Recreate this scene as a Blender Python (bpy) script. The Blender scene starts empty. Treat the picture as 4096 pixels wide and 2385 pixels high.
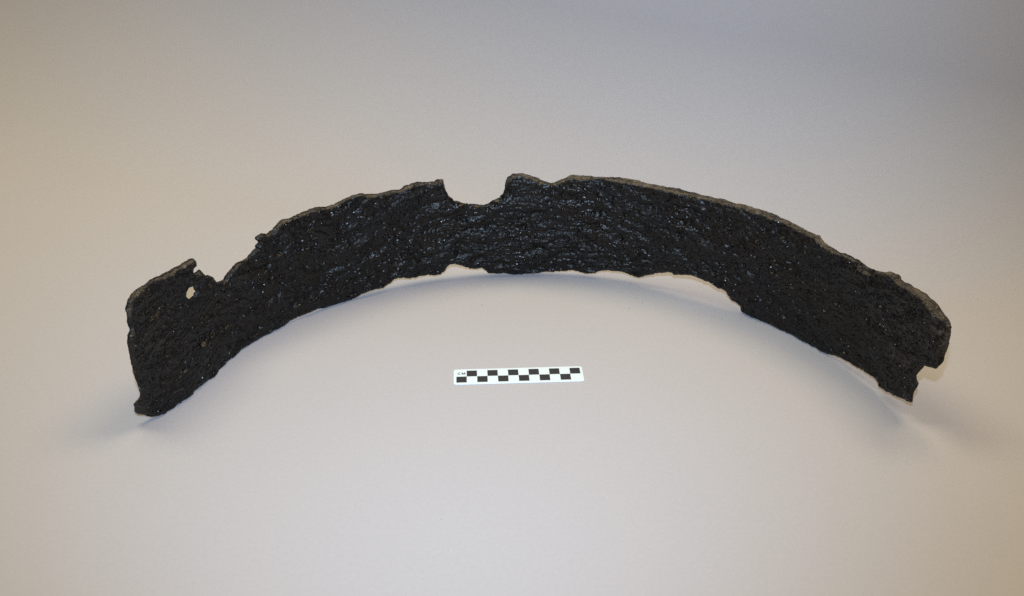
import bpy, math, random
import numpy as np
from mathutils import Vector

random.seed(7)
RAD = math.radians
sc = bpy.context.scene
col = sc.collection

# ------------------------------------------------------------------ camera
cam_d = bpy.data.cameras.new('camera')
cam_d.sensor_fit = 'HORIZONTAL'
cam_d.sensor_width = 36.0
cam_d.lens = 35.156
cam_d.clip_start = 0.01
cam_d.clip_end = 100.0
cam = bpy.data.objects.new('camera', cam_d)
cam.location = (0.0, 0.0, 0.5423)
cam.rotation_euler = (RAD(90 - 29.63), 0, 0)
col.objects.link(cam)
sc.camera = cam

# ------------------------------------------------------------------ view
sc.view_settings.view_transform = 'Standard'
sc.view_settings.look = 'None'
sc.view_settings.gamma = 1.0
sc.view_settings.exposure = 0.0
sc.cycles.use_denoising = False      # keep a little grain, as the photograph has

# ------------------------------------------------------------------ world: dim warm room light
world = bpy.data.worlds.new('World')
sc.world = world
world.use_nodes = True
bg = world.node_tree.nodes['Background']
bg.inputs['Color'].default_value = (1.0, 0.84, 0.60, 1)
bg.inputs['Strength'].default_value = 0.19

# ------------------------------------------------------------------ lamps
def aim(o, target):
    d = Vector(target) - o.location
    o.rotation_euler = d.to_track_quat('-Z', 'Y').to_euler()

def area(name, loc, target, sx, sy, power, color, roll=0, spread=180):
    l = bpy.data.lights.new(name, 'AREA')
    l.shape = 'RECTANGLE'
    l.size, l.size_y = sx, sy
    l.energy = power
    l.color = color
    l.spread = RAD(spread)
    o = bpy.data.objects.new(name, l)
    o.location = loc
    col.objects.link(o)
    aim(o, target)
    return o

# two ceiling fixtures of the room, above and a little behind the piece
area('ceiling_light', (0.88, 1.36, 2.20), (0.88, 1.36, 0.0), 1.3, 0.9, 27.0, (0.96, 0.77, 0.48))
area('ceiling_light', (-0.84, 1.24, 2.20), (-0.84, 1.24, 0.0), 1.3, 0.9, 23.5, (0.97, 0.90, 0.63))
# flash on top of the camera
fl = bpy.data.lights.new('camera_flash', 'SPOT')
fl.energy = 45.5
fl.color = (0.51, 0.70, 0.97)
fl.shadow_soft_size = 0.012
fl.spot_size = RAD(93)
fl.spot_blend = 1.0
flo = bpy.data.objects.new('camera_flash', fl)
flo.location = (-0.01, 0.02, 0.655)
col.objects.link(flo)
flo.scale = (0.80, 1.0, 1.0)            # the flash throws a beam taller than it is wide
aim(flo, (-0.08, 1.25, 0.10))

# ------------------------------------------------------------------ helpers
def mesh_obj(name, verts, faces, mat=None, parent=None, smooth=False):
    me = bpy.data.meshes.new(name)
    verts = np.asarray(verts, dtype=np.float32)
    if isinstance(faces, np.ndarray):
        n, k = faces.shape
        me.vertices.add(len(verts)); me.vertices.foreach_set('co', verts.ravel())
        me.loops.add(n * k); me.loops.foreach_set('vertex_index', faces.ravel().astype(np.int32))
        me.polygons.add(n)
        me.polygons.foreach_set('loop_start', (np.arange(n) * k).astype(np.int32))
        me.polygons.foreach_set('loop_total', np.full(n, k, dtype=np.int32))
        me.update(calc_edges=True)
    else:
        me.from_pydata([tuple(map(float, v)) for v in verts], [], faces)
    if smooth:
        me.polygons.foreach_set('use_smooth', np.ones(len(me.polygons), dtype=bool))
    me.validate()
    if mat: me.materials.append(mat)
    o = bpy.data.objects.new(name, me)
    col.objects.link(o)
    if parent is not None: o.parent = parent
    return o

def vnoise(x, y, seed=0):
    """smooth 2-D value noise, -1..1, vectorised"""
    xi = np.floor(x).astype(np.int64); yi = np.floor(y).astype(np.int64)
    fx = x - xi; fy = y - yi
    fx = fx * fx * fx * (fx * (fx * 6 - 15) + 10); fy = fy * fy * fy * (fy * (fy * 6 - 15) + 10)
    def h(a, b):
        n = (a * 374761393 + b * 668265263 + seed * 1442695041) & 0xffffffff
        n = ((n ^ (n >> 13)) * 1274126177) & 0xffffffff
        n = n ^ (n >> 16)
        return (n & 0xffffff) / float(0xffffff) * 2 - 1
    a = h(xi, yi); b = h(xi + 1, yi); c = h(xi, yi + 1); d = h(xi + 1, yi + 1)
    return (a + (b - a) * fx) * (1 - fy) + (c + (d - c) * fx) * fy

def fbm(x, y, oct=4, seed=0, gain=0.5):
    s = 0; a = 1; t = 0
    for i in range(oct):
        ca, sa = math.cos(i * 0.9), math.sin(i * 0.9)
        s = s + a * vnoise((x * ca - y * sa) * 2 ** i + 17.3 * i, (x * sa + y * ca) * 2 ** i - 9.1 * i, seed + i)
        t += a; a *= gain
    return s / t

def sstep(a, b, x):
    t = np.clip((x - a) / (b - a), 0, 1)
    return t * t * (3 - 2 * t)

def new_mat(name):
    m = bpy.data.materials.new(name); m.use_nodes = True
    nt = m.node_tree
    return m, nt, nt.nodes, nt.links, nt.nodes['Principled BSDF']

def ramp(nodes, stops):
    r = nodes.new('ShaderNodeValToRGB')
    e = r.color_ramp.elements
    e[0].position, e[0].color = stops[0][0], stops[0][1]
    e[1].position, e[1].color = stops[-1][0], stops[-1][1]
    for p, c in stops[1:-1]:
        k = e.new(p); k.color = c
    return r

# ------------------------------------------------------------------ materials
def paper_material():
    m, nt, N, L, B = new_mat('grey_backdrop_paper')
    tc = N.new('ShaderNodeTexCoord')
    n1 = N.new('ShaderNodeTexNoise'); n1.inputs['Scale'].default_value = 260; n1.inputs['Detail'].default_value = 5
    n2 = N.new('ShaderNodeTexNoise'); n2.inputs['Scale'].default_value = 1400; n2.inputs['Detail'].default_value = 2
    n3 = N.new('ShaderNodeTexNoise'); n3.inputs['Scale'].default_value = 3.0; n3.inputs['Detail'].default_value = 3
    for n in (n1, n2, n3): L.new(tc.outputs['Object'], n.inputs['Vector'])
    r1 = ramp(N, [(0.25, (0.490, 0.463, 0.468, 1)), (0.75, (0.516, 0.487, 0.492, 1))])
    L.new(n1.outputs['Fac'], r1.inputs['Fac'])
    mx = N.new('ShaderNodeMix'); mx.data_type = 'RGBA'; mx.blend_type = 'MULTIPLY'; mx.inputs['Factor'].default_value = 1.0
    r2 = ramp(N, [(0.3, (0.98, 0.98, 0.98, 1)), (0.7, (1.0, 1.0, 1.0, 1))])
    L.new(n2.outputs['Fac'], r2.inputs['Fac'])
    L.new(r1.outputs['Color'], mx.inputs['A']); L.new(r2.outputs['Color'], mx.inputs['B'])
    mx2 = N.new('ShaderNodeMix'); mx2.data_type = 'RGBA'; mx2.blend_type = 'MULTIPLY'; mx2.inputs['Factor'].default_value = 1.0
    r3 = ramp(N, [(0.35, (0.985, 0.98, 0.98, 1)), (0.65, (1.0, 1.0, 1.0, 1))])
    L.new(n3.outputs['Fac'], r3.inputs['Fac'])
    L.new(mx.outputs['Result'], mx2.inputs['A']); L.new(r3.outputs['Color'], mx2.inputs['B'])
    L.new(mx2.outputs['Result'], B.inputs['Base Color'])
    B.inputs['Roughness'].default_value = 0.75
    B.inputs['Specular IOR Level'].default_value = 0.25
    bp = N.new('ShaderNodeBump'); bp.inputs['Strength'].default_value = 0.13; bp.inputs['Distance'].default_value = 0.0004
    L.new(n1.outputs['Fac'], bp.inputs['Height']); L.new(bp.outputs['Normal'], B.inputs['Normal'])
    return m

def iron_material():
    m, nt, N, L, B = new_mat('conserved_black_iron')
    tc = N.new('ShaderNodeTexCoord')
    at = N.new('ShaderNodeAttribute'); at.attribute_name = 'unrolled'      # metres along / up the band
    wr = N.new('ShaderNodeAttribute'); wr.attribute_name = 'wear_and_light'           # 1 on worn rims; also paints the lit right corner
    # colour: near black, drifting between blue-black and rusty brown-black
    n1 = N.new('ShaderNodeTexNoise'); n1.inputs['Scale'].default_value = 28; n1.inputs['Detail'].default_value = 6; n1.inputs['Roughness'].default_value = 0.65
    L.new(at.outputs['Vector'], n1.inputs['Vector'])
    r1 = ramp(N, [(0.30, (0.0042, 0.0054, 0.0078, 1)), (0.50, (0.0032, 0.0035, 0.0044, 1)), (0.62, (0.0048, 0.0038, 0.0036, 1)), (0.78, (0.014, 0.0078, 0.0048, 1))])
    L.new(n1.outputs['Fac'], r1.inputs['Fac'])
    n5 = N.new('ShaderNodeTexNoise'); n5.inputs['Scale'].default_value = 420; n5.inputs['Detail'].default_value = 3
    L.new(at.outputs['Vector'], n5.inputs['Vector'])
    r5 = ramp(N, [(0.68, (0, 0, 0, 1)), (0.78, (1, 1, 1, 1))])
    L.new(n5.outputs['Fac'], r5.inputs['Fac'])
    fleck = N.new('ShaderNodeMix'); fleck.data_type = 'RGBA'
    L.new(r5.outputs['Color'], fleck.inputs['Factor'])
    L.new(r1.outputs['Color'], fleck.inputs['A']); fleck.inputs['B'].default_value = (0.06, 0.022, 0.012, 1)
    # worn rim: brown-grey laminated corrosion
    n2 = N.new('ShaderNodeTexNoise'); n2.inputs['Scale'].default_value = 160; n2.inputs['Detail'].default_value = 5
    L.new(tc.outputs['Object'], n2.inputs['Vector'])
    r2 = ramp(N, [(0.3, (0.018, 0.014, 0.011, 1)), (0.5, (0.085, 0.064, 0.044, 1)), (0.7, (0.15, 0.118, 0.085, 1))])
    L.new(n2.outputs['Fac'], r2.inputs['Fac'])
    rim = N.new('ShaderNodeMix'); rim.data_type = 'RGBA'
    L.new(wr.outputs['Fac'], rim.inputs['Factor'])
    L.new(fleck.outputs['Result'], rim.inputs['A']); L.new(r2.outputs['Color'], rim.inputs['B'])
    L.new(rim.outputs['Result'], B.inputs['Base Color'])
    # gloss patches
    n3 = N.new('ShaderNodeTexNoise'); n3.inputs['Scale'].default_value = 17; n3.inputs['Detail'].default_value = 4
    L.new(at.outputs['Vector'], n3.inputs['Vector'])
    mr = N.new('ShaderNodeMapRange'); mr.inputs['From Min'].default_value = 0.3; mr.inputs['From Max'].default_value = 0.7
    mr.inputs['To Min'].default_value = 0.22; mr.inputs['To Max'].default_value = 0.52
    L.new(n3.outputs['Fac'], mr.inputs['Value']); 
    B.inputs['Specular IOR Level'].default_value = 0.35
    B.inputs['Specular Tint'].default_value = (1.0, 0.94, 0.86, 1)
    # micro relief: grain + fibres
    mp = N.new('ShaderNodeMapping'); mp.inputs['Scale'].default_value = (0.3, 1.0, 1.0)
    L.new(at.outputs['Vector'], mp.inputs['Vector'])
    g1 = N.new('ShaderNodeTexNoise'); g1.inputs['Scale'].default_value = 620; g1.inputs['Detail'].default_value = 1.5; g1.inputs['Roughness'].default_value = 0.5
    L.new(mp.outputs['Vector'], g1.inputs['Vector'])
    g2 = N.new('ShaderNodeTexNoise'); g2.inputs['Scale'].default_value = 300; g2.inputs['Detail'].default_value = 2; g2.inputs['Roughness'].default_value = 0.6
    L.new(tc.outputs['Object'], g2.inputs['Vector'])
    ad = N.new('ShaderNodeMath'); ad.operation = 'ADD'
    L.new(g1.outputs['Fac'], ad.inputs[0]); L.new(g2.outputs['Fac'], ad.inputs[1])
    bp = N.new('ShaderNodeBump'); bp.inputs['Strength'].default_value = 1.0; bp.inputs['Distance'].default_value = 0.0014
    mp3 = N.new('ShaderNodeMapping'); mp3.inputs['Scale'].default_value = (0.6, 1.3, 1.0)
    L.new(at.outputs['Vector'], mp3.inputs['Vector'])
    n6 = N.new('ShaderNodeTexNoise'); n6.inputs['Scale'].default_value = 75; n6.inputs['Detail'].default_value = 4; n6.inputs['Roughness'].default_value = 0.6
    L.new(mp3.outputs['Vector'], n6.inputs['Vector'])
    ms = N.new('ShaderNodeMapRange'); ms.inputs['From Min'].default_value = 0.38; ms.inputs['From Max'].default_value = 0.62
    ms.inputs['To Min'].default_value = 0.14; ms.inputs['To Max'].default_value = 0.72
    L.new(n6.outputs['Fac'], ms.inputs['Value']); L.new(ms.outputs['Result'], bp.inputs['Strength'])
    L.new(ad.outputs['Value'], bp.inputs['Height'])
    # scattered tiny crystal facets that catch the light at odd angles
    vo = N.new('ShaderNodeTexVoronoi'); vo.inputs['Scale'].default_value = 850
    L.new(tc.outputs['Object'], vo.inputs['Vector'])
    sp = N.new('ShaderNodeSeparateColor'); L.new(vo.outputs['Color'], sp.inputs['Color'])
    wn = N.new('ShaderNodeTexWhiteNoise'); wn.noise_dimensions = '3D'; L.new(vo.outputs['Position'], wn.inputs['Vector'])
    th = N.new('ShaderNodeMapRange'); th.inputs['From Min'].default_value = 0.84; th.inputs['From Max'].default_value = 0.88
    L.new(wn.outputs['Value'], th.inputs['Value'])
    rm = N.new('ShaderNodeMix'); rm.data_type = 'FLOAT'
    L.new(th.outputs['Result'], rm.inputs['Factor']); L.new(mr.outputs['Result'], rm.inputs['A']); rm.inputs['B'].default_value = 0.22
    L.new(rm.outputs['Result'], B.inputs['Roughness'])
    sb = N.new('ShaderNodeVectorMath'); sb.operation = 'SUBTRACT'; sb.inputs[1].default_value = (0.5, 0.5, 0.5)
    L.new(vo.outputs['Color'], sb.inputs[0])
    sm = N.new('ShaderNodeMath'); sm.operation = 'MULTIPLY'; sm.inputs[1].default_value = 2.0
    L.new(th.outputs['Result'], sm.inputs[0])
    sl = N.new('ShaderNodeVectorMath'); sl.operation = 'SCALE'
    L.new(sb.outputs['Vector'], sl.inputs[0]); L.new(sm.outputs['Value'], sl.inputs['Scale'])
    av = N.new('ShaderNodeVectorMath'); av.operation = 'ADD'
    L.new(bp.outputs['Normal'], av.inputs[0]); L.new(sl.outputs['Vector'], av.inputs[1])
    nn = N.new('ShaderNodeVectorMath'); nn.operation = 'NORMALIZE'; L.new(av.outputs['Vector'], nn.inputs[0])
    L.new(nn.outputs['Vector'], B.inputs['Normal'])
    return m

def plain(name, c, rough, spec=0.5, bump=0):
    m, nt, N, L, B = new_mat(name)
    B.inputs['Roughness'].default_value = rough
    B.inputs['Specular IOR Level'].default_value = spec
    tc = N.new('ShaderNodeTexCoord')
    n = N.new('ShaderNodeTexNoise'); n.inputs['Scale'].default_value = 300; n.inputs['Detail'].default_value = 3
    L.new(tc.outputs['Object'], n.inputs['Vector'])
    r = ramp(N, [(0.3, tuple(v * 0.96 for v in c) + (1,)), (0.7, tuple(c) + (1,))])
    L.new(n.outputs['Fac'], r.inputs['Fac']); L.new(r.outputs['Color'], B.inputs['Base Color'])
    return m

M_PAPER = paper_material()
M_IRON = iron_material()
M_CARD = plain('white_card', (0.80, 0.88, 0.90), 0.4)
M_INK = plain('black_ink', (0.028, 0.027, 0.029), 0.5)
M_CRUMB = plain('iron_crumb', (0.03, 0.022, 0.018), 0.6)
M_DUST = plain('pale_dust', (0.85, 0.85, 0.82), 0.4)

# ------------------------------------------------------------------ backdrop: one sweep of seamless paper
def backdrop():
    # flat on the table in front, bending up behind the piece; the bend is skewed,
    # nearer on the right, to shape the slanting shade at the top
    X0, X1 = -1.7, 1.5
    xs = np.linspace(X0, X1, 120)
    y0 = 1.095 - 0.42 * xs + 0.05 * np.sin(xs * 2.1) - 0.05 * np.maximum(xs, 0) ** 2
    rc = 0.25 - 0.08 * xs
    tilt = RAD(84)
    rows = []
    for i in range(41):
        f = i / 40.0
        rows.append(np.stack([xs, -0.9 + (y0 + 0.9) * f, 0 * xs], -1))
    nx_, ny_ = 0.387, 0.922                 # horizontal direction square to the bend
    for i in range(1, 61):
        a = tilt * i / 60.0
        h = rc * math.sin(a)
        rows.append(np.stack([xs + h * nx_, y0 + h * ny_, rc * (1 - math.cos(a))], -1))
    last = rows[-1]
    for i in range(1, 16):
        d = 0.035 * i
        rows.append(last + np.array([d * math.cos(tilt) * nx_, d * math.cos(tilt) * ny_, d * math.sin(tilt)]))
    P = np.stack(rows)
    n, m = P.shape[:2]
    idx = np.arange(n * m).reshape(n, m)
    F = np.stack([idx[:-1, :-1], idx[:-1, 1:], idx[1:, 1:], idx[1:, :-1]], -1).reshape(-1, 4)
    o = mesh_obj('backdrop_paper', P.reshape(-1, 3), F, M_PAPER, smooth=True)
    o['kind'] = 'structure'
    return o
backdrop()

# ------------------------------------------------------------------ the iron band
# outline of the band's inner face, unrolled flat: arc length and height in tenths of a millimetre
OUTLINE = """-4804,112 -4844,234 -4840,329 -4848,426 -4845,496 -4856,588 -4867,679 -4869,750 -4864,816 -4866,899 -4844,967 -4797,1005 -4807,1065 -4787,1134
-4748,1192 -4707,1235 -4663,1243 -4566,1256 -4448,1244 -4330,1239 -4219,1219 -4108,1206 -3997,1201 -3888,1196 -3835,1194 -3809,1174 -3808,1142
-3807,1106 -3857,1109 -3872,1071 -3846,1050 -3789,1056 -3746,1011 -3729,970 -3680,947 -3652,912 -3626,867 -3610,842 -3544,825 -3504,822 -3475,852
-3406,887 -3361,909 -3313,918 -3245,914 -3185,919 -3155,944 -3125,970 -3072,986 -3068,1011 -3025,1033 -3048,1068 -3054,1090 -2992,1103 -2938,1077
-2864,1092 -2816,1134 -2720,1160 -2644,1151 -2559,1161 -2475,1168 -2392,1176 -2310,1173 -2229,1157 -2148,1155 -2051,1177 -1941,1202 -1807,1201
-1762,1171 -1636,1165 -1490,1170 -1384,1168 -1343,1191 -1236,1216 -1132,1206 -1027,1204 -949,1211 -911,1209 -909,1156 -900,1109 -885,1067 -865,1018
-828,999 -812,960 -767,944 -723,922 -647,906 -560,893 -473,885 -413,898 -380,929 -340,949 -290,964 -251,1016 -235,1068 -231,1132 -211,1178 -195,1189
-163,1211 -109,1220 -56,1218 3,1200 68,1178 133,1153 176,1138 230,1127 283,1131 337,1150 390,1175 432,1207 469,1221 549,1222 710,1219 870,1229
977,1231 1139,1225 1272,1213 1412,1207 1566,1205 1736,1196 1849,1187 2019,1195 2161,1195 2304,1198 2405,1199 2520,1198 2638,1193 2742,1180 2832,1173
2921,1170 2990,1160 3074,1150 3210,1154 3226,1143 3295,1126 3413,1110 3513,1109 3595,1119 3698,1117 3784,1116 3889,1114 3990,1133 4062,1154 4084,1183
4158,1179 4237,1157 4329,1163 4421,1171 4535,1179 4634,1180 4719,1167 4798,1153 4871,1129 4936,1102 4963,1038 4980,955 4972,882 4954,816 4965,762
4936,694 4867,669 4792,631 4751,566 4717,479 4728,436 4763,415 4742,350 4728,267 4751,216 4674,170 4603,151 4496,116 4395,101 4315,94 4232,102
4147,118 4034,102 3904,86 3849,82 3740,69 3652,48 3560,11 3446,2 3304,2 3182,2 3009,2 3006,2 2832,2 2689,2 2561,2 2494,15 2475,71 2425,100 2363,108
2319,156 2277,196 2215,206 2137,228 2046,247 1940,263 1851,261 1677,216 1631,236 1488,190 1373,146 1288,96 1245,91 1155,120 1051,135 1013,138 923,132
845,109 778,78 666,56 598,66 530,79 418,68 305,58 193,47 35,25 -78,9 -168,6 -259,24 -349,38 -428,46 -484,94 -529,110 -597,110 -687,138 -776,173
-832,201 -877,198 -918,172 -943,113 -984,81 -1052,85 -1126,103 -1237,101 -1335,89 -1402,119 -1471,138 -1527,132 -1571,89 -1672,61 -1798,65 -1899,49
-1972,18 -2045,4 -2117,4 -2233,2 -2335,2 -2463,31 -2551,36 -2672,27 -2778,29 -2860,2 -2941,2 -3021,2 -3112,2 -3234,5 -3345,2 -3441,2 -3547,2 -3642,2
-3789,2 -3938,2 -4080,2 -4207,2 -4322,2 -4431,2 -4544,2 -4650,2 -4707,20"""
HOLE = """-3881,955 -3909,958 -3932,967 -3972,969 -3992,968 -4006,958 -4008,938 -4017,926 -4019,906 -4016,889 -4005,879 -4001,860 -3984,853 -3963,851 -3936,853
-3913,856 -3895,873 -3878,876 -3881,895 -3889,921 -3891,935"""
CX, CY, R0 = 0.0168, 0.6609, 0.3459

def parse(t):
    return np.array([[float(v) for v in p.split(',')] for p in t.split()]) / 10000.0

def densify(P, step=0.0025):
    out = []
    for a, b in zip(P, np.roll(P, -1, axis=0)):
        n = max(1, int(np.hypot(*(b - a)) / step))
        for i in range(n): out.append(a + (b - a) * i / n)
    return np.array(out)

def poly_sdf(px, py, P):
    """signed distance (negative inside) and the nearest point on the outline"""
    A = P; Bp = np.roll(P, -1, axis=0)
    best = np.full(px.shape, 1e9); nx = np.zeros(px.shape); ny = np.zeros(px.shape); inside = np.zeros(px.shape, bool)
    for (ax, ay), (bx, by) in zip(A, Bp):
        dx, dy = bx - ax, by - ay
        ll = dx * dx + dy * dy
        if ll < 1e-14: continue
        t = np.clip(((px - ax) * dx + (py - ay) * dy) / ll, 0, 1)
        qx = ax + t * dx; qy = ay + t * dy
        d = (px - qx) ** 2 + (py - qy) ** 2
        k = d < best
        best = np.where(k, d, best); nx = np.where(k, qx, nx); ny = np.where(k, qy, ny)
        if ay != by:
            c = ((ay > py) != (by > py)) & (px < (bx - ax) * (py - ay) / (by - ay) + ax)
            inside ^= c
    d = np.sqrt(best)
    return np.where(inside, -d, d), nx, ny

def foot_lean(s):
    mm = s * 1000
    return (11.2 * np.exp(-((mm + 412) / 50) ** 2) + 1.5 * np.exp(-((mm + 310) / 30) ** 2)) / 1000

def foot_flare(s, z):
    return 0.021 * np.exp(-((s * 1000 + 497) / 24) ** 2) * np.clip(1 - z / 0.038, 0, 1.1) ** 1.5

def band():
    out = parse(OUTLINE); hole = parse(HOLE)
    st = 0.00078
    ss = np.arange(out[:, 0].min() - 0.004, out[:, 0].max() + 0.004, st)
    zz = np.arange(-0.003, out[:, 1].max() + 0.004, st)
    S, Z = np.meshgrid(ss, zz, indexing='ij')
    d1, ax, ay = poly_sdf(S, Z, out)
    d2, bx, by = poly_sdf(S, Z, hole)
    phi = np.maximum(d1, -d2)
    use2 = (-d2) > d1
    NX = np.where(use2, bx, ax); NY = np.where(use2, by, ay)
    # fine raggedness of the broken edges
    rag = 0.0011 * fbm(S / 0.007, Z / 0.007, 4, 3, 0.75)
    ground = sstep(0.004, 0.0, Z)
    phi = phi + rag * (1 - ground)
    # snap grid corners near the contour on to it
    gx, gy = np.gradient(phi, st)
    g2 = np.maximum(gx * gx + gy * gy, 0.2)
    near = (np.abs(phi) < 0.62 * st)
    S2 = np.where(near, S - phi * gx / g2, S); Z2 = np.where(near, Z - phi * gy / g2, Z)
    ok = (phi < 0) | near
    cell = ok[:-1, :-1] & ok[1:, :-1] & ok[1:, 1:] & ok[:-1, 1:]
    inner = phi < 0
    cell &= (inner[:-1, :-1].astype(int) + inner[1:, :-1] + inner[1:, 1:] + inner[:-1, 1:]) >= 2
    # keep only the largest connected piece (simple flood by repeated dilation along rows/cols is slow: label by sweep)
    lab = np.zeros(cell.shape, bool)
    ci = np.argmin(np.abs(ss - 0.1)); cj = np.argmin(np.abs(zz - 0.07)); lab[ci, cj] = True
    for _ in range(400):
        n0 = lab.sum()
        for sl_a in (0, 1):
            for rev in (False, True):
                L_ = lab if not rev else (lab[::-1] if sl_a == 0 else lab[:, ::-1])
                C_ = cell if not rev else (cell[::-1] if sl_a == 0 else cell[:, ::-1])
                if sl_a == 0:
                    for i in range(1, L_.shape[0]): L_[i] |= L_[i - 1] & C_[i]
                else:
                    for j in range(1, L_.shape[1]): L_[:, j] |= L_[:, j - 1] & C_[:, j]
        if lab.sum() == n0: break
    cell = lab
    idx = np.full(S.shape, -1, dtype=np.int64)
    used = np.zeros(S.shape, bool)
    used[:-1, :-1] |= cell; used[1:, :-1] |= cell; used[1:, 1:] |= cell; used[:-1, 1:] |= cell
    idx[used] = np.arange(used.sum())
    s = S2[used]; z = Z2[used]; d = np.maximum(-phi[used], 0)
    ex = NX[used]; ey = NY[used]
    n = len(s)
    smm, zmm = s * 1000, z * 1000
    # ---- thickness: full at the original rim, thin where corrosion has broken the plate
    te = 0.0030 + (0.0078 - 0.0030) * sstep(0.110, 0.117, ey)
    te = np.where((ex < -0.10), 0.0028 + (0.0052 - 0.0028) * sstep(0.112, 0.118, ey), te)
    te = te + 0.004 * sstep(0.478, 0.49, ex) * sstep(0.06, 0.08, ey)
    te = te + 0.0015 * sstep(-0.478, -0.486, ex)
    te = np.where(use2[used], 0.0018, te)
    te = te * (1 + 0.45 * fbm(s / 0.016, z / 0.016, 3, 90))
    w = sstep(0, 0.018, d)
    th = te + (0.0088 - te) * w
    knob = np.exp(-(((smm + 484) / 10) ** 2)) * sstep(0.036, 0.019, z)
    th = th + 0.006 * knob
    # ---- relief of the inner face (positive = towards the viewer / the axis)
    x, y = smm, zmm
    wx = x + 5 * fbm(x / 22, y / 22, 2, 50); wy = y + 3 * fbm(x / 22, y / 22, 2, 51)
    mid = np.exp(-((x - 30) / 230) ** 2)
    rel = 1.4 * fbm(x / 60, y / 40, 3, 10)
    rel += 1.25 * fbm(wx / 13, wy / 8, 4, 11, 0.55)
    rel += (0.34 + 0.20 * mid) * fbm(wx / 11, wy / 1.9, 3, 12, 0.6)            # fibrous slag lines along the band
    rel += (0.34 + 0.30 * (1 - mid)) * fbm(wx / 4.0, wy / 2.7, 3, 13, 0.75)
    # flaking: low terraces with broken edges
    tq = (fbm(wx / 26 + 3, wy / 11, 3, 15, 0.6) + 1.2) * 4.5
    rel += 0.75 * (np.floor(tq) + sstep(0.72, 0.98, tq - np.floor(tq)))
    tq = (fbm(wx / 10 + 9, wy / 5, 3, 16, 0.6) + 1.2) * 3.0
    rel += 0.36 * (np.floor(tq) + sstep(0.70, 0.98, tq - np.floor(tq)))
    rel -= 2.6
    # blisters and pits
    p = fbm(x / 5.5, y / 4.5, 2, 20)
    rel += 0.9 * sstep(0.38, 0.75, p) - 0.8 * sstep(0.40, 0.8, -p)
    p2 = vnoise(x / 2.4, y / 2.0, 33)
    rel -= 0.5 * sstep(0.72, 0.95, p2)
    # scars: a pitted hollow low in the middle, a spalled ledge on the upper right, a ridge at the right end
    def dent(cx, cy, rx, ry, a):
        q = ((x - cx) / rx) ** 2 + ((y - cy) / ry) ** 2
        return a * np.exp(-q * q)
    rel -= dent(14, 36, 7, 5, 1.8); rel += dent(13, 44, 9, 3, 1.1)
    rel += dent(25, 51, 16, 1.6, 0.7); rel += dent(72, 24, 9, 5, 0.6)
    ledge_y = 117.5 - 6.5 * sstep(322, 345, x) - 4.0 * sstep(345, 400, x) + 2.2 * fbm(x / 9, 0 * x, 3, 61)
    led = sstep(300, 330, x) * sstep(415, 395, x)
    rel -= 1.6 * led * sstep(-0.6, 0.6, y - ledge_y)
    ry_ = 80 + 9 * np.sin((x - 425) / 16.0)
    rel += 0.9 * sstep(415, 425, x) * sstep(462, 450, x) * np.exp(-((y - ry_) / 2.2) ** 2)
    rel -= dent(436, 78, 8, 4, 0.9)
    rel += dent(488, 104, 10, 13, -3.2)                                          # rounded, worn corner
    rel += 1.3 * knob * 2.0 - 1.5 * np.exp(-(((smm + 478) / 9) ** 2)) * np.exp(-((z - 0.036) / 0.009) ** 2)
    rel += dent(-455, 12, 20, 3.0, 1.4)
    rel += dent(-250, 108, 20, 6, -0.8) + dent(-120, 75, 40, 22, -0.7)
    rel = rel / 1000 * sstep(-0.001, 0.003, d + 0.001)
    # ---- rounding of the face where it turns into the rim
    rnd = 0.0012 * (1 - sstep(0, 0.0028, d)) ** 1.5
    lean = foot_lean(s) * np.clip(1 - z / 0.120, 0, 1.1) ** 1.3 - foot_flare(s, z)
    r_in = R0 - lean - rel + rnd
    back = 0.0010 * fbm(x / 9, y / 8, 4, 70)
    r_out = R0 - lean + th + back - 1.2 * rnd
    ang = s / R0
    def cart(r, zz_):
        return np.stack([CX + r * np.sin(ang), CY + r * np.cos(ang), zz_], -1)
    Vi = cart(r_in, z); Vo = cart(np.maximum(r_out, r_in + 0.0008), z)
    q = np.stack([idx[:-1, :-1][cell], idx[1:, :-1][cell], idx[1:, 1:][cell], idx[:-1, 1:][cell]], -1)
    # boundary edges (directed), for the rim wall
    e = np.concatenate([q[:, [0, 1]], q[:, [1, 2]], q[:, [2, 3]], q[:, [3, 0]]])
    key = e[:, 0] * n + e[:, 1]; rkey = e[:, 1] * n + e[:, 0]
    be = e[~np.isin(rkey, key)]
    bv = np.unique(be)
    loc = np.full(n, -1, dtype=np.int64); loc[bv] = np.arange(len(bv))
    # outward direction in the unrolled plane at the boundary
    GX = gx[used][bv]; GY = gy[used][bv]; gl = np.maximum(np.hypot(GX, GY), 1e-6); GX /= gl; GY /= gl
    rings = []
    K = 5
    for k in range(1, K):
        f = k / K
        rr = r_in[bv] * (1 - f) + r_out[bv] * f
        lay = fbm(smm[bv] / 7, zmm[bv] / 7 + k * 3.7, 3, 80 + k)
        off = 0.0007 * math.sin(math.pi * f) + 0.0010 * lay
        off = np.where(zmm[bv] < 3, np.minimum(off, 0), off)
        s_b = s[bv] + off * GX; z_b = np.maximum(z[bv] + off * GY, 0.0001)
        a = s_b / R0
        rings.append(np.stack([CX + rr * np.sin(a), CY + rr * np.cos(a), z_b], -1))
    V = np.concatenate([Vi, Vo] + rings)
    nb = len(bv)
    def ringidx(k, v):
        if k == 0: return v
        if k == K: return v + n
        return 2 * n + (k - 1) * nb + loc[v]
    # inner faces look towards the axis; outer faces away
    faces = [q[:, ::-1] if False else q, (q + n)[:, ::-1]]
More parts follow.
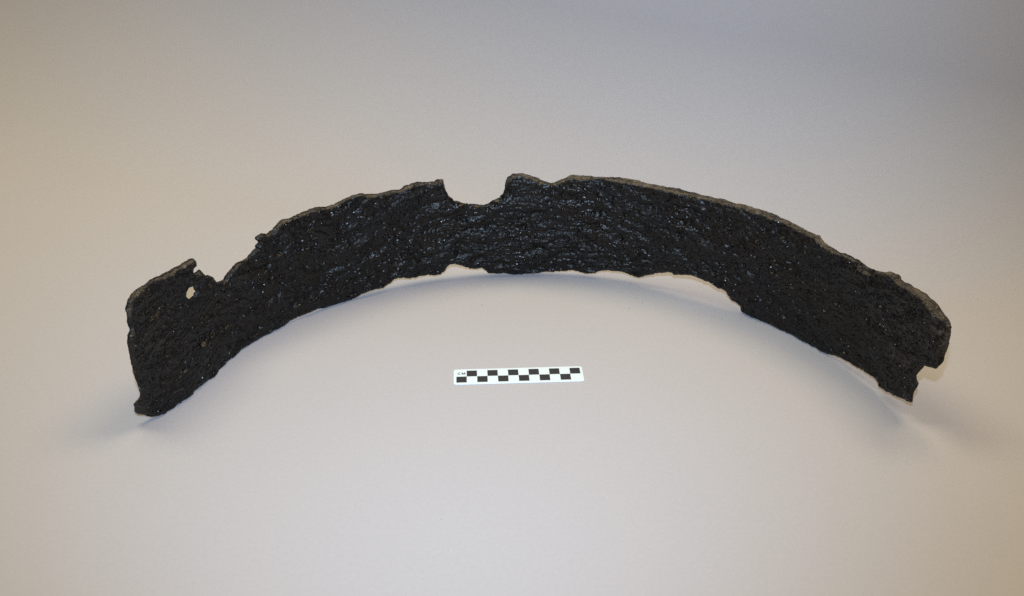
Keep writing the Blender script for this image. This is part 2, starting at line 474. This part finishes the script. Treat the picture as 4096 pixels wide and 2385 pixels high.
    for k in range(K):
        a0 = ringidx(k, be[:, 0]); a1 = ringidx(k, be[:, 1]); b0 = ringidx(k + 1, be[:, 0]); b1 = ringidx(k + 1, be[:, 1])
        faces.append(np.stack([a1, a0, b0, b1], -1))
    F = np.concatenate(faces)
    V[:, 2] = np.maximum(V[:, 2], 0.0002)
    o = mesh_obj('iron_band', V, F, M_IRON, smooth=True)
    me = o.data
    # check the winding: the inner face normals must point to the axis
    me.update()
    fn = np.zeros(len(me.polygons) * 3, dtype=np.float32); me.polygons.foreach_get('normal', fn); fn = fn.reshape(-1, 3)
    c0 = V[q[:, 0]]; toc = np.stack([CX - c0[:, 0], CY - c0[:, 1]], -1)
    if len(fn) == len(F) and (fn[:len(q), :2] * toc).sum(1).mean() < 0: me.flip_normals()
    # attributes used by the material
    sa = np.concatenate([s, s + 3.0] + [s[bv] + 6 + k * 0.0013 for k in range(1, K)])
    za = np.concatenate([z, z] + [z[bv] + k * 0.0013 for k in range(1, K)])
    uv = np.zeros((len(V), 3), dtype=np.float32); uv[:, 0] = sa; uv[:, 1] = za
    at = me.attributes.new('unrolled', 'FLOAT_VECTOR', 'POINT'); at.data.foreach_set('vector', uv.ravel())
    # worn rims: where the original top rim survives, plus the two ends
    edge_w = sstep(0.108, 0.116, ey) * 0.85 + 0.5 * sstep(0.47, 0.49, ex) * sstep(0.07, 0.1, ey) + 0.15
    edge_w = np.where(ey < 0.03, 0.08, edge_w)
    face_w = edge_w * (1 - sstep(0.0002, 0.0016 + 0.0022 * np.clip(fbm(x / 8, y / 8, 3, 44) + 0.2, 0, 1), d)) * 0.75
    face_w += 0.8 * dent(486, 106, 9, 12, 1.0) * sstep(-0.1, 0.3, fbm(x / 4, y / 4, 3, 47))  # spalled corner, toned paler to paint in the light it catches
    face_w += 0.25 * led * sstep(0.0, 0.6, y - ledge_y)
    face_w += 0.5 * np.exp(-(((smm + 489) / 5) ** 2)) * sstep(0.026, 0.018, z)
    face_w = np.clip(face_w, 0, 1)
    out_w = np.clip(0.15 + 0.3 * fbm(x / 15, y / 15, 3, 48) + 0.35 * knob, 0, 0.8)
    edge_w = np.where((ex < -0.095) & (ey > 0.1), edge_w * 0.5 * np.clip(0.25 + 1.8 * fbm(x / 18, y / 18, 2, 52), 0.1, 1), edge_w)
    ew = np.clip(edge_w[bv] * (0.62 + 1.1 * fbm(x[bv] / 25, y[bv] / 25, 3, 49)), 0, 1)
    wear_and_light = np.concatenate([face_w, out_w] + [ew] * (K - 1)).astype(np.float32)
    wa = me.attributes.new('wear_and_light', 'FLOAT', 'POINT'); wa.data.foreach_set('value', wear_and_light)
    o['label'] = 'corroded black curved iron band fragment standing on edge on grey backdrop paper'
    o['category'] = 'iron band'
    return o
band()

# ------------------------------------------------------------------ the scale bar
def scale_bar():
    root = bpy.data.objects.new('scale_bar', None)
    col.objects.link(root)
    root.location = (-0.05302, 0.78893, 0.0)
    root.rotation_euler = (0, 0, 0.0487)
    root['label'] = 'white centimetre scale card with black checker squares lying inside the curve of the iron band'
    root['category'] = 'scale bar'
    # card with rounded corners
    x0, x1, y0, y1, r, t = -0.0027, 0.1224, -0.0033, 0.0226, 0.0028, 0.0007
    ring = []
    for cx, cy, a0 in ((x1 - r, y0 + r, -90), (x1 - r, y1 - r, 0), (x0 + r, y1 - r, 90), (x0 + r, y0 + r, 180)):
        for i in range(9):
            a = RAD(a0 + 90 * i / 8)
            ring.append((cx + r * math.cos(a), cy + r * math.sin(a)))
    n = len(ring)
    V = [(a, b, 0.0002) for a, b in ring] + [(a, b, t - 0.0001) for a, b in ring]
    cxm, cym = (x0 + x1) / 2, (y0 + y1) / 2
    V += [(cxm + (a - cxm) * 0.9984, cym + (b - cym) * 0.993, t) for a, b in ring]
    F = [tuple(range(n - 1, -1, -1)), tuple(range(2 * n, 3 * n))]
    for k in (0, 1):
        for i in range(n):
            j = (i + 1) % n
            F.append((k * n + i, k * n + j, (k + 1) * n + j, (k + 1) * n + i))
    mesh_obj('card', V, F, M_CARD, root)
    e = 0.00006
    def slab(name, pts):
        m = len(pts)
        V = [(a, b, t - 0.00005) for a, b in pts] + [(a, b, t + e) for a, b in pts]
        F = [tuple(range(m - 1, -1, -1)), tuple(range(m, 2 * m))] + [(i, (i + 1) % m, m + (i + 1) % m, m + i) for i in range(m)]
        return mesh_obj(name, V, F, M_INK, root)
    first = None
    for i in range(12):
        row = 0 if i % 2 == 0 else 1
        if first is None:
            first = slab('black_square', [(0, 0), (0.0099, 0), (0.0099, 0.0099), (0, 0.0099)])
            o = first
        else:
            o = first.copy(); col.objects.link(o); o.parent = root
        o.location = (i * 0.01, row * 0.01, 0)
    # the letters C and M
    C = []
    cx, cy, rx, ry, w = 0.00285, 0.0152, 0.0018, 0.0018, 0.00072
    for i in range(17):
        a = RAD(48 + 264 * i / 16); C.append((cx + rx * math.cos(a), cy + ry * math.sin(a)))
    for i in range(16, -1, -1):
        a = RAD(48 + 264 * i / 16); C.append((cx + (rx - w) * math.cos(a), cy + (ry - w) * math.sin(a)))
    lo = slab('letter', C); lo['label'] = 'letter C'
    mx, my, mw, mh = 0.0052, 0.0135, 0.0034, 0.0034
    Mp = [(0, 0), (.21, 0), (.21, .62), (.40, 0), (.60, 0), (.79, .62), (.79, 0), (1, 0), (1, 1), (.74, 1), (.5, .34), (.26, 1), (0, 1)]
    lo = slab('letter', [(mx + a * mw, my + b * mh) for a, b in Mp]); lo['label'] = 'letter M'
scale_bar()

# ------------------------------------------------------------------ specks of dust and lint on the paper
def specks(name, pts, mat, label, cat, r0, r1):
    V, F = [], []
    for x, y in pts:
        r = random.uniform(r0, r1); a = random.uniform(0, 6.28); el = random.uniform(1, 2.2)
        b = len(V)
        for k in range(6):
            t = a + k * math.pi / 3
            V.append((x + r * el * math.cos(t), y + r * math.sin(t), 0.0001))
        V.append((x, y, 0.0001 + r * 0.8))
        for k in range(6): F.append((b + k, b + (k + 1) % 6, b + 6))
    o = mesh_obj(name, V, F, mat)
    o['kind'] = 'stuff'
    o['label'] = label
    o['category'] = cat
specks('dust_specks', [(0.118, 0.600), (0.262, 0.668), (0.312, 0.652), (0.215, 0.445), (0.262, 0.425)]
       + [(random.uniform(-0.5, 0.5), random.uniform(0.38, 1.0)) for _ in range(34)], M_DUST,
       'tiny white specks of dust and grit scattered on the paper', 'dust', 0.0001, 0.00036)
# flakes shed by the corroded iron, mostly close to its foot
fl_pts = [(0.105, 0.955), (-0.056, 0.60)]
for _ in range(46):
    a_ = random.uniform(-1.42, 1.36); rr_ = R0 - abs(random.gauss(0.0, 0.022)) - 0.004
    fl_pts.append((CX + rr_ * math.sin(a_), CY + rr_ * math.cos(a_)))
specks('iron_crumbs', fl_pts, M_CRUMB, 'tiny dark crumbs of corroded iron along the foot of the band', 'crumbs', 0.00010, 0.00034)
